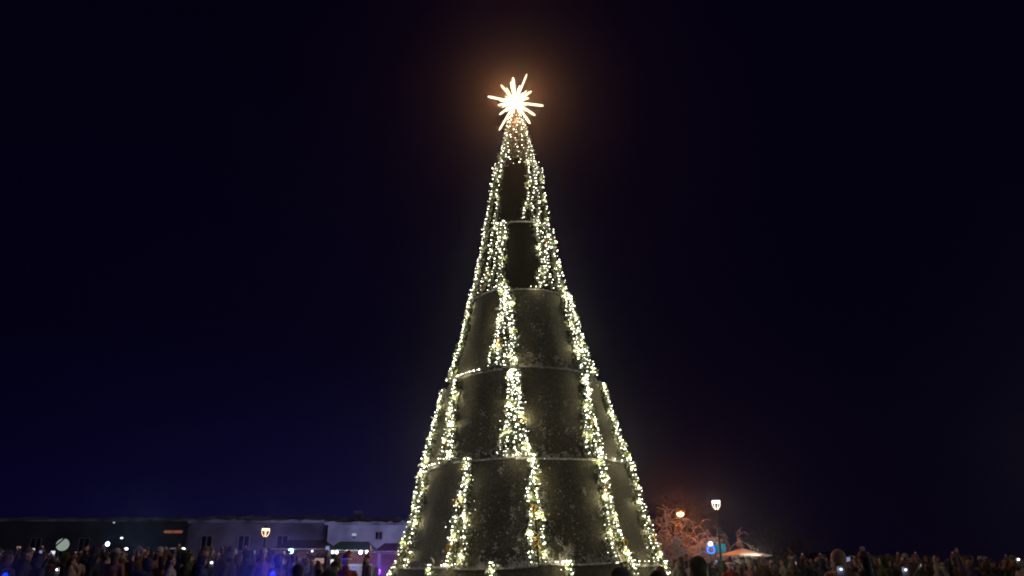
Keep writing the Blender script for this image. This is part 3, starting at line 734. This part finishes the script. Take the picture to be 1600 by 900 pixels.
K = {
 'black': cm('black_coat', (.012, .012, .014), (.03, .03, .032)), 'navy': cm('navy_coat', (.015, .02, .06), (.03, .04, .09)), 'grey': cm('grey_coat', (.06, .06, .065), (.11, .11, .12)),
 'red': cm('red_coat', (.22, .02, .02), (.32, .04, .04)), 'pink': cm('pink_coat', (.16, .07, .09), (.25, .13, .15)), 'brown': cm('brown_coat', (.06, .035, .022), (.11, .065, .04)),
 'white': cm('white_coat', (.24, .23, .24), (.36, .35, .36)), 'violet': cm('violet_coat', (.06, .04, .11), (.10, .07, .16)), 'green': cm('green_coat', (.02, .035, .02), (.04, .06, .035))}
protos = [
 (person('down', K['black'], 'beanie', K['grey']), 'person in a black coat and grey beanie'),
 (person('right', K['navy'], 'hood', K['brown']), 'person in a hooded navy coat holding a phone up'),
 (person('both', K['grey'], 'pompom', K['pink'], female=True, scarf=K['white']), 'person in a grey coat and pink bobble hat raising a phone in both hands'),
 (person('pockets', K['brown'], 'hood', K['white']), 'person in a brown hooded coat with pale fur trim'),
 (person('down', K['pink'], 'beanie', K['white'], female=True), 'person in a pink coat and white knitted hat'),
 (person('left', K['black'], 'hair', None, scarf=K['red']), 'bareheaded person in a black coat and red scarf with one arm raised'),
 (person('high', K['violet'], 'beanie', K['black']), 'person in a violet coat stretching one arm high with a phone'),
 (person('pockets', K['white'], 'long', None, female=True), 'long haired person in a pale coat'),
 (person('down', K['green'], 'hood', K['green']), 'person in a dark green hooded coat'),
 (person('down', K['red'], 'santa', K['red']), 'person in a red coat and red hat with white trim'),
 (person('down', cm('tan_coat', (.5, .3, .18), (.6, .4, .26)), 'hood', K['white']), 'person in a tan hooded coat'),
]
POSE = {i: PHONE_AT[p.name] for i, (p, _) in enumerate(protos)}
used = [False] * len(protos)
# phone prototype
def make_phone(scr):
    t = thing('phone', '', 'phone')
    b = bmesh.new(); box(b, -.038, .038, -.004, .004, -.078, .078); bmesh.ops.bevel(b, geom=b.edges[:], offset=.003, segments=2, affect='EDGES'); obj('case', b, M_iron, t)
    b = bmesh.new(); box(b, -.034, .034, .0042, .0052, -.072, .072); obj('screen', b, scr, t)
    b = bmesh.new(); blob(b, (.022, -.006, .06), .006, 8, 6); obj('camera_lens', b, M_pane, t)
    return t
phones = [make_phone(glow('screen_blue', (.40, .50, 1), .5)), make_phone(glow('screen_warm', (1, .62, .55), .35)), make_phone(glow('screen_white', (.95, .92, 1), .9))]
pused = [False] * 3
ZONES = [(-99, 60, 'at the left edge of the picture'), (60, 140, 'below the globe lamp'), (140, 200, 'below the cyan white spotlight'), (200, 250, 'by the leaning pale blue light'),
 (250, 320, 'below the reddish strip window'), (320, 390, 'left of the deep blue floodlight'), (390, 445, 'below the left lantern'), (445, 515, 'before the stall with the cyan bulb'), (515, 700, 'by the lattice booth'),
 (700, 1100, 'beside the right foot of the tree'), (1100, 1200, 'below the beige parasol'), (1200, 1290, 'just right of the beige parasol'), (1290, 1345, 'around the tall brown hood'),
 (1345, 1420, 'right of the tall brown hood'), (1420, 1490, 'at the dark right side'), (1490, 1550, 'near the right picture edge'), (1550, 9999, 'at the right edge of the picture')]
def zone(px): return next(z[2] for z in ZONES if z[0] <= px < z[1])
def px_of(x, y): return 800 + FPX * x * 1.058 / y
SHORT = ['grey beanie and black coat', 'navy hood, phone up', 'pink bobble hat with phone', 'brown coat with fur hood', 'white knitted hat, pink coat', 'black coat and red scarf', 'violet coat, arm high', 'long hair and pale coat', 'dark green hood', 'red hat']
cells = {}
def put_phone(P, rz, kind=None, label=None):
    k = random.choice((0, 1, 1, 2)) if kind is None else kind
    o = phones[k] if not pused[k] else copy_tree(phones[k]); pused[k] = True
    o.location = P; o.rotation_euler = (R(random.uniform(-15, 5)), R(random.choice((0, 0, 90))), rz)
    row = 'front' if P.y < 19.8 else 'second' if P.y < 21.5 else 'third' if P.y < 23 else 'middle' if P.y < 24.5 else 'fifth' if P.y < 26 else 'far' if P.y < 27.5 else 'back'
    o['label'] = label or ('dim %s phone held up in the %s row ' % (('blue', 'pink', 'white')[k], row) + zone(px_of(P.x, P.y)))
    o['group'] = 'phones held up in the crowd'
    return o
def put_person(i, x, y, rz, s, label, group=None, phone=True, pk=None):
    o = protos[i][0] if not used[i] else copy_tree(protos[i][0]); used[i] = True
    o.location = (x, y, ground(y)); o.rotation_euler = (0, 0, rz); o.scale = (s, s, s)
    o['label'] = label
    if group: o['group'] = group
    elif 'group' in o: del o['group']
    if phone and POSE[i] is not None:
        P = Vector((x, y, ground(y))) + (Matrix.Rotation(rz, 3, 'Z') @ (POSE[i] * s + Vector((0, -.03, .03))))
        put_phone(P, rz, pk, None if group else 'phone in the hand of the ' + ' '.join(label.split()[:8]).rstrip(','))
    return o
def X(px, Y): return at(px, 880, Y).x
def hs(px, pytop, Y, extra=1.83):
    """scale that puts the crown of the head at that height"""
    return (at(px, pytop, Y).z - ground(Y)) / extra
# people that can be told apart
put_person(8, X(1090, 11), 11, R(185), hs(1090, 867, 11, 1.82), 'near dark hooded figure standing right of the tree foot, seen from behind')
put_person(0, X(968, 7.2), 7.2, R(175), hs(968, 886, 7.2), 'near silhouette in a beanie before the tree base, left one of two heads')
put_person(5, X(1024, 8), 8, R(185), hs(1024, 890, 8, 1.79), 'near dark bare head before the tree base beside the right edge garland', phone=False)
put_person(0, X(517, 8.5), 8.5, R(175), hs(517, 889, 8.5), 'near dark head in a beanie left of the lattice booth')
put_person(6, X(524, 15), 15, R(190), hs(524, 876, 15), 'figure in violet stretching a dark arm high, left of the lattice booth')
put_person(9, X(541, 17), 17, R(20), hs(541, 861, 17, 1.88), 'person in red hat with white trim above the crowd beside the turquoise stall')
put_person(9, X(1140, 20), 20, R(15), hs(1140, 870, 20, 1.88), 'person in a red hat with white trim under the beige parasol')
put_person(4, X(1172, 21), 21, R(-10), hs(1172, 873, 21), 'person in white knitted hat under the beige parasol, middle of three')
put_person(3, X(1191, 22), 22, R(20), hs(1191, 870, 22, 1.82), 'person in a brown fur trimmed hood at the right tip of the beige parasol')
put_person(5, X(468, 11), 11, R(165), hs(468, 880, 11, 1.79), 'bareheaded person with a bare lit hand raised, below the stall with the cyan bulb', pk=1)
put_person(7, X(499, 13), 13, R(10), hs(499, 880, 13, 1.79), 'long haired person in pale coat facing the camera left of the dark raised arm')
put_person(10, X(1312, 13), 13, R(150), hs(1312, 857, 13, 1.82), 'tall brown hooded figure rising above the dark crowd at right, bigger of two')
put_person(2, X(1350, 13), 13, R(190), hs(1350, 860, 13), 'person in bobble hat raising a phone, right of the tall brown hood', pk=0)
taken = [(X(p, y), y) for p, y in ((1090, 11), (968, 7.2), (1024, 8), (517, 8.5), (524, 15), (541, 17), (1140, 20), (1172, 21), (1191, 22), (468, 11), (499, 13), (1312, 13), (1350, 13))]
# the crowd
rnd = random.Random(4); n = 0
for side in (-1, 1):
    y = 18.5 if side < 0 else 20.5; cap = n + (150 if side < 0 else 128)
    while y < 44 and n < cap:
        lo = at(-15 if side < 0 else 1056, 880, y).x; hi = at(600 if side < 0 else 1615, 880, y).x
        x = lo + rnd.uniform(0, .4)
        while x < hi and n < cap:
            xx, yy = x + rnd.gauss(0, .16), y + rnd.gauss(0, .40); x += rnd.uniform(.50, .95)
            if sqrt((xx - TX) ** 2 + (yy - TY) ** 2) < 4.5: continue
            if any((xx - a) ** 2 + (yy - b) ** 2 < .25 or (abs(xx / yy - a / b) < .011 and yy < b) for a, b in taken): continue
            if 532 < px_of(xx, yy) < 598 and rnd.random() < .93: continue
            z = zone(px_of(xx, yy)); row = 'front' if yy < 19.5 else 'second' if yy < 21.2 else 'third' if yy < 22.8 else 'fourth' if yy < 24.3 else 'fifth' if yy < 25.8 else 'far' if yy < 27.3 else 'rearmost' if yy > 28.8 else 'farthest'
            free = [i for i in range(9) if (z, row, i) not in cells] or list(range(9))
            if rnd.random() < .8: free = [i for i in free if i not in (5, 6)] or free
            i = rnd.choice(free); cells[(z, row, i)] = 1
            s = rnd.gauss(.95, .08)
            pq = px_of(xx, yy); top = 855 if pq < 425 else 866 if pq < 620 else 868 if pq < 1090 else 877 if pq < 1210 else 867
            lim = (at(pq, top, yy).z - ground(yy)) / 1.83
            s = max(.66, min(s, lim * rnd.uniform(.88, 1.04)))
            rz = R(rnd.gauss(180, 45)) if rnd.random() < .45 else R(rnd.uniform(0, 360))
            put_person(i, xx, yy, rz, s, '%s in the %s row %s' % (SHORT[i], row, z), 'crowd ' + ('left' if side < 0 else 'right') + ' of the tree', phone=rnd.random() < (.45 if side < 0 else .2))
            n += 1
        y += 1.5
print('crowd', n)
# a child-height gap is left in front of the tree; torches of three phones pointed at the camera
for px, py, Y, c in ((1315, 898, 8, (.6, .7, 1)), (1416, 898, 9, (.75, .78, 1)), (1592, 879, 14, (1, .9, .9)), (330, 884, 14, (1, .9, .95)), (88, 897, 10, (.85, .8, 1)), (40, 866, 20, (.6, .6, .85))):
    P = at(px, py, Y); where = {1315: 'below the tall brown hood', 1416: 'low in the dark crowd right of the bobble hat', 1592: 'at the right edge of the picture', 330: 'in the crowd left of the blue floodlight', 88: 'low in the crowd below the globe lamp', 40: 'at the far left over the crowd'}[px]
    t = thing('phone', 'phone with its torch switched on ' + where, 'phone', P, R(random.uniform(-20, 20)))
    b = bmesh.new(); box(b, -.038, .038, 0, .008, -.078, .078); obj('case', b, M_iron, t)
    b = bmesh.new(); blob(b, (0, -.006, .05), .011 * Y / 9 if Y < 15 else .03, 10, 8, 1.3, .5, 1); obj('torch', b, glow('torch', c, 4), t, True)
    lamp('torch_light', (0, -.05, .05), c, .5, .02, t)
for i, (p, _) in enumerate(protos):
    if not used[i]:
        for ch in list(p.children_recursive): bpy.data.objects.remove(ch)
        bpy.data.objects.remove(p)

# ---------------------------------------------------------------- stage smoke
def smoke(px, py, Y, rx, ry, rz_, dens):
    b = bmesh.new(); P = at(px, py, Y); blob(b, (0, 0, 0), 1, 32, 20, rx, ry, rz_)
    o = bpy.data.objects.new('stage_smoke', bpy.data.meshes.new('stage_smoke')); b.to_mesh(o.data); b.free(); C.objects.link(o)
    o.location = P; o['kind'] = 'stuff'
    m = bpy.data.materials.new('smoke'); m.use_nodes = True; n = m.node_tree; n.nodes.clear()
    q = n.nodes.new('ShaderNodeOutputMaterial'); v = n.nodes.new('ShaderNodeVolumePrincipled')
    v.inputs['Color'].default_value = (.9, .9, .95, 1); v.inputs['Density'].default_value = dens; v.inputs['Anisotropy'].default_value = .1
    n.links.new(v.outputs[0], q.inputs['Volume']); o.data.materials.append(m)
smoke(420, 900, 16.2, 1.3, 1.0, 1.0, .05)
smoke(-20, 915, 16, 1.3, .8, .7, .03)
smoke(590, 890, 33, 1.6, 1.2, 1.3, .02)
# ---------------------------------------------------------------- winter haze
bm = bmesh.new(); box(bm, -95, 95, -7, 125, -1.2, 24)
hz = bpy.data.objects.new('haze', bpy.data.meshes.new('haze')); bm.to_mesh(hz.data); bm.free(); C.objects.link(hz); hz['kind'] = 'stuff'
m = bpy.data.materials.new('haze'); m.use_nodes = True; n = m.node_tree; n.nodes.clear()
o = n.nodes.new('ShaderNodeOutputMaterial'); v = n.nodes.new('ShaderNodeVolumePrincipled')
v.inputs['Color'].default_value = (.85, .87, .92, 1); v.inputs['Density'].default_value = .00085; v.inputs['Anisotropy'].default_value = .945
n.links.new(v.outputs[0], o.inputs['Volume']); hz.data.materials.append(m)
